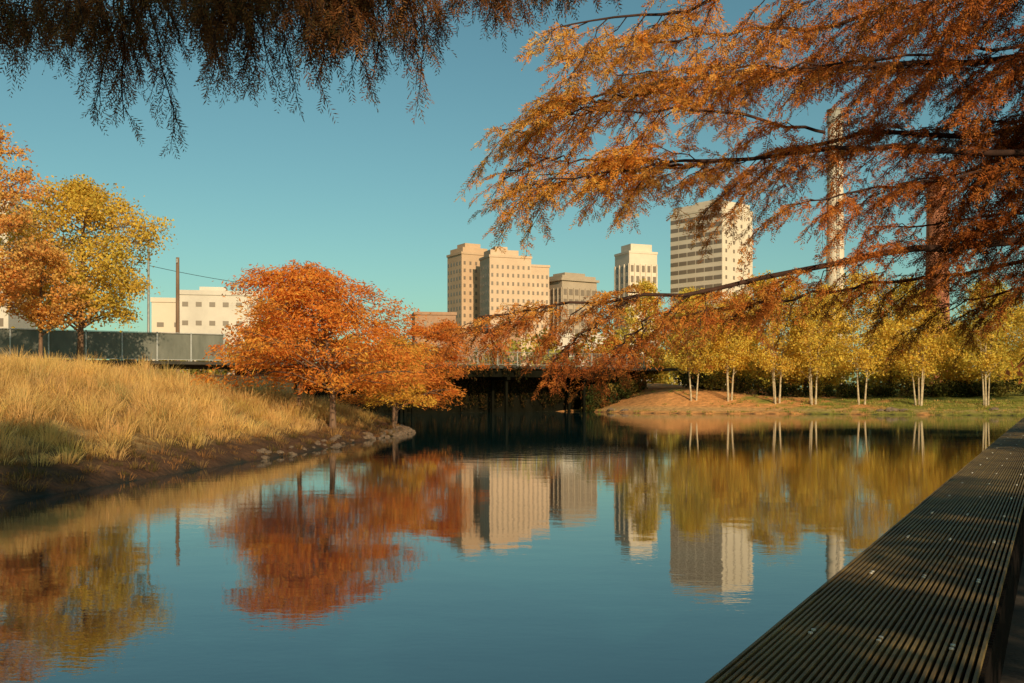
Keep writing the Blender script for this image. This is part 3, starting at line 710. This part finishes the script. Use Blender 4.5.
# ------------------------------------------------------------------ buildings
def building(name, label, cx, cy, w, d_, H, rot, mat, front=None, side=None, cornice=0.5, extra=None, base=0.0, piers=False):
    e = thing(name, label, "building", (cx,cy,base), rot=math.radians(rot))
    V, F = box(-w/2,w/2,-d_/2,d_/2,0,H); obj("wall", raw_mesh("wall", V, F, mat), e)
    V, F = merge([box(-w/2-cornice,w/2+cornice,-d_/2-cornice,d_/2+cornice,H+0.01,H+0.9)])
    obj("cornice", raw_mesh("cornice", V, F, mat), e)
    if extra:
        V, F = merge([box(*q) for q in extra]); obj("rooftop_block", raw_mesh("rooftop_block", V, F, mat), e)
    for face, spec in (("f",front),("s",side)):
        if not spec: continue
        nc, zs, ww_, wh = spec
        V, F = box(-ww_/2, ww_/2, -0.06, 0.0, -wh/2, wh/2); me = raw_mesh("window_pane", V, F, M_glass)
        span = w if face == "f" else d_
        for z in zs:
            for c in range(nc):
                u = -span/2 + span*(c+0.5)/nc
                if face == "f": o = obj("window", me, e, (u,-d_/2-0.02,z))
                else:
                    o = obj("window", me, e, (-w/2-0.02,-u,z)); o.rotation_euler = (0,0,-math.pi/2)
        if piers:
            ps = []
            z0, z1 = min(zs)-wh, max(zs)+wh*0.75
            for c in range(nc+1):
                u = -span/2 + span*c/nc; u = min(max(u,-span/2+0.25),span/2-0.25)
                if face == "f": ps.append(box(u-0.25,u+0.25,-d_/2-0.35,-d_/2-0.005,z0,z1))
                else: ps.append(box(-w/2-0.35,-w/2-0.005,u-0.25,u+0.25,z0,z1))
            V, F = merge(ps); obj("piers", raw_mesh("piers", V, F, mat), e)
    return e
A = np.arange
building("office_tower", "tall slender tan masonry tower with stepped top", -17.6, 405, 13, 12.8, 57.5, 30, M_tan2,
         (5, A(30,57,3.0), 0.9, 1.4), (5, A(30,57,3.0), 0.9, 1.4), 0.3, [(-5.6,5.6,-5.6,5.6,58.42,60.4),(-3.5,3.5,-3.5,3.5,60.41,62.4)])
building("hotel_building", "broad buff stone hotel block with many small windows", -2.6, 388, 17, 12, 54.0, 20, M_tan,
         (8, A(28,53,3.2), 0.8, 1.4), (4, A(28,53,3.2), 0.8, 1.4), 0.3, [(-7.5,4,-4,4,54.92,57.2),(-5,0,-2.5,2.5,57.21,58.6)])
building("hotel_wing", "lower buff stone wing with parapet", 8.5, 391, 9.5, 9, 51.0, 20, M_tan,
         (5, A(28,50,3.2), 0.8, 1.4), None, 0.3)
building("masonry_building", "square grey stone building with deep cornice and large windows", 22.8, 398, 17, 14, 46.0, 33, M_greystone,
         (6, A(26,44,3.9), 1.7, 2.3), (5, A(26,44,3.9), 1.5, 2.3), 0.8, [(-8.2,8.2,-6.7,6.7,46.92,48.2),(-5,5,-4,4,48.21,49.6)], piers=True)
building("office_tower", "narrow white tower with vertical piers and dark windows", 49.5, 398, 12.5, 12, 57, 22, M_white,
         (5, A(30,55,4.2), 1.3, 2.6), (3, A(30,55,4.2), 1.3, 2.6), 0.2, [(-4.5,5,-4,4,57.92,61)], piers=True)
building("office_tower", "tall pale office tower with banded window faces", 79.6, 398, 19.0, 26.0, 73.0, 40, M_white,
         (4, A(40,71,3.4), 1.0, 1.4), (6, A(40,71,3.4), 3.9, 1.6), 0.2, [(-8.8,8.8,-12.2,12.2,73.92,76.4),(-4,4,-6,5,76.41,78.2)])
building("brick_building", "low rose brick building beyond the bridge", -23.5, 298, 12, 12, 25, 10, M_rosebrick,
         (6, A(16,24,3.2), 0.8, 1.3), None, 0.3)
building("brick_building", "low tan commercial building with flat roof", -8, 300, 20, 12, 19, 5, M_rosebrick,
         (7, A(12,18,3.2), 1.2, 1.4), None, 0.3)
building("warehouse", "long low white warehouse with flat roof", 22, 255, 26, 14, 16.0, 8, M_offw,
         (8, A(8,15,4), 1.5, 1.3), None, 0.3)
building("warehouse", "wide pale low warehouse with flat roof", -58, 199, 15.0, 14, 21.0, 12, M_offw,
         (6, A(12,20,3.6), 1.1, 0.9), (4, A(12,20,3.6), 1.1, 0.9), 0.2, [(-4,1,-3,3,21.92,23)])
building("warehouse", "small pale annex with flat roof", -68.6, 201, 6.5, 10, 20.0, 12, M_white,
         (2, A(12,19,3.6), 1.3, 0.9), None, 0.2)
building("apartment_building", "white apartment building behind the trees", -104, 199, 12, 14, 39, 5, M_offw,
         (4, A(12,38,3.8), 1.2, 1.6), None, 0.3)

def lathe(prof, sides=28):
    V = np.array([[rr*math.cos(t), rr*math.sin(t), z] for rr,z in prof for t in np.linspace(0,2*math.pi,sides,endpoint=False)])
    n_ = len(prof); F = [[a*sides+b_, a*sides+(b_+1)%sides, (a+1)*sides+(b_+1)%sides, (a+1)*sides+b_] for a in range(n_-1) for b_ in range(sides)]
    return V, np.array(F)
e = thing("smokestack", "tall slender white concrete smokestack with banded rim", "smokestack", (96.9,298.5,0))
V, F = lathe([(3.1,0),(2.75,30),(2.4,60),(2.2,83.0)]); obj("shaft", raw_mesh("shaft", V, F, M_white, smooth=True), e)
V, F = lathe([(2.2,83.01),(2.55,83.02),(2.55,84.4),(2.25,84.5),(2.25,86.3),(2.5,86.4),(2.5,87),(1.9,87),(1.9,85)]); obj("rim", raw_mesh("rim", V, F, M_conc), e)
for r,z in ((2.36,66),(2.6,45),(2.28,75)):
    V, F = lathe([(r+0.02,0),(r+0.16,0.05),(r+0.16,0.6),(r+0.02,0.65)]); obj("band", raw_mesh("band", V, F, M_steel), e, (0,0,z))
V, F = merge([tube(np.array([[x,-3.2,2],[x,-2.35,83]]),0.06,4) for x in (-0.3,0.3)]+[box(-0.3,0.3,-3.2+0.85*(z-2)/81-0.03,-3.2+0.85*(z-2)/81+0.03,z,z+0.08) for z in A(3,82,1.0)]); obj("ladder", raw_mesh("ladder", V, F, M_wire), e)
e = thing("smokestack", "stout red brick smokestack with flared dark top", "smokestack", (127.5,298.5,0))
V, F = lathe([(3.9,0),(3.4,30),(2.95,60)]); obj("shaft", raw_mesh("shaft", V, F, M_brick, smooth=True), e)
V, F = lathe([(2.95,60.01),(3.3,60.4),(3.3,61.6),(3.0,61.8),(3.0,64),(3.4,64.4),(3.4,66),(2.4,66),(2.4,63)]); obj("rim", raw_mesh("rim", V, F, M_brick), e)

def pole(label, x, y, top, r, mat):
    z = float(height(np.array([x]),np.array([y]))[0]); h = top-z
    e = thing("utility_pole", label, "pole", (x,y,z))
    V, F = tube(np.array([[0,0,-0.3],[0,0,h],[0,0,h+0.02]]), [r, r*0.75, 0.01], 10); obj("shaft", raw_mesh("shaft", V, F, mat, smooth=True), e)
    V, F = merge([tube(np.array([[0.02,-r-0.05,h-0.6],[0.02,-r-0.05,h-0.2]]),0.07,6), box(-0.1,0.1,-r-0.1,-r*0.7,h-0.65,h-0.58)]); obj("insulator", raw_mesh("insulator", V, F, M_steel), e)
pole("weathered brown wooden utility pole behind the fence", -40.3, 120, 18.5, 0.26, M_wood)
pole("thin grey steel pole behind the fence", -44.0, 120.5, 21.3, 0.17, M_railing)
t = np.linspace(0,1,20)[:,None]
Pw = np.array([-44.0,120.4,17.6])*(1-t)+np.array([-27,126,15.2])*t; Pw[:,2] -= 4*0.3*(t*(1-t))[:,0]
e = thing("overhead_cable", "thin dark cable strung between poles", "cable", (0,0,0))
V, F = tube(Pw, 0.03, 4); obj("wire", raw_mesh("wire", V, F, M_wire), e)

# ------------------------------------------------------------------ light, sky, camera
EL = math.radians(21); sx, sy = 0.33, -0.944; ts = np.array([sx,sy,0])*math.cos(EL); ts[2] = math.sin(EL)
w = bpy.data.worlds.new("World"); scene.world = w; w.use_nodes = True
nt = w.node_tree; bg = nt.nodes["Background"]
sky = nt.nodes.new("ShaderNodeTexSky"); sky.sky_type = 'NISHITA'; sky.sun_disc = False
sky.sun_elevation = EL; sky.sun_rotation = math.atan2(sx,sy); sky.air_density = 1.0; sky.dust_density = 1.0; sky.ozone_density = 1.0
tint = nt.nodes.new("ShaderNodeMixRGB"); tint.blend_type = 'MULTIPLY'; tint.inputs[0].default_value = 1; tint.inputs[2].default_value = (0.64,0.96,0.81,1)
nt.links.new(sky.outputs[0], tint.inputs[1]); nt.links.new(tint.outputs[0], bg.inputs["Color"])
bg.inputs["Strength"].default_value = 0.096
sd = bpy.data.lights.new("sun", 'SUN'); sd.energy = 4.3; sd.angle = math.radians(0.6); sd.color = (1.0,0.77,0.50)
so = bpy.data.objects.new("sun", sd); col_.objects.link(so); so.rotation_euler = Vector(ts).to_track_quat('Z','Y').to_euler()

cd = bpy.data.cameras.new("camera"); cd.lens = 35; cd.sensor_width = 36; cd.clip_end = 12000; cd.clip_start = 0.05; cd.shift_y = 0.05
co = bpy.data.objects.new("camera", cd); col_.objects.link(co); co.location = (0,0,2.2); co.rotation_euler = (math.radians(90),0,0)
scene.camera = co
scene.view_settings.view_transform = 'Standard'; scene.view_settings.look = 'None'; scene.view_settings.exposure = 0
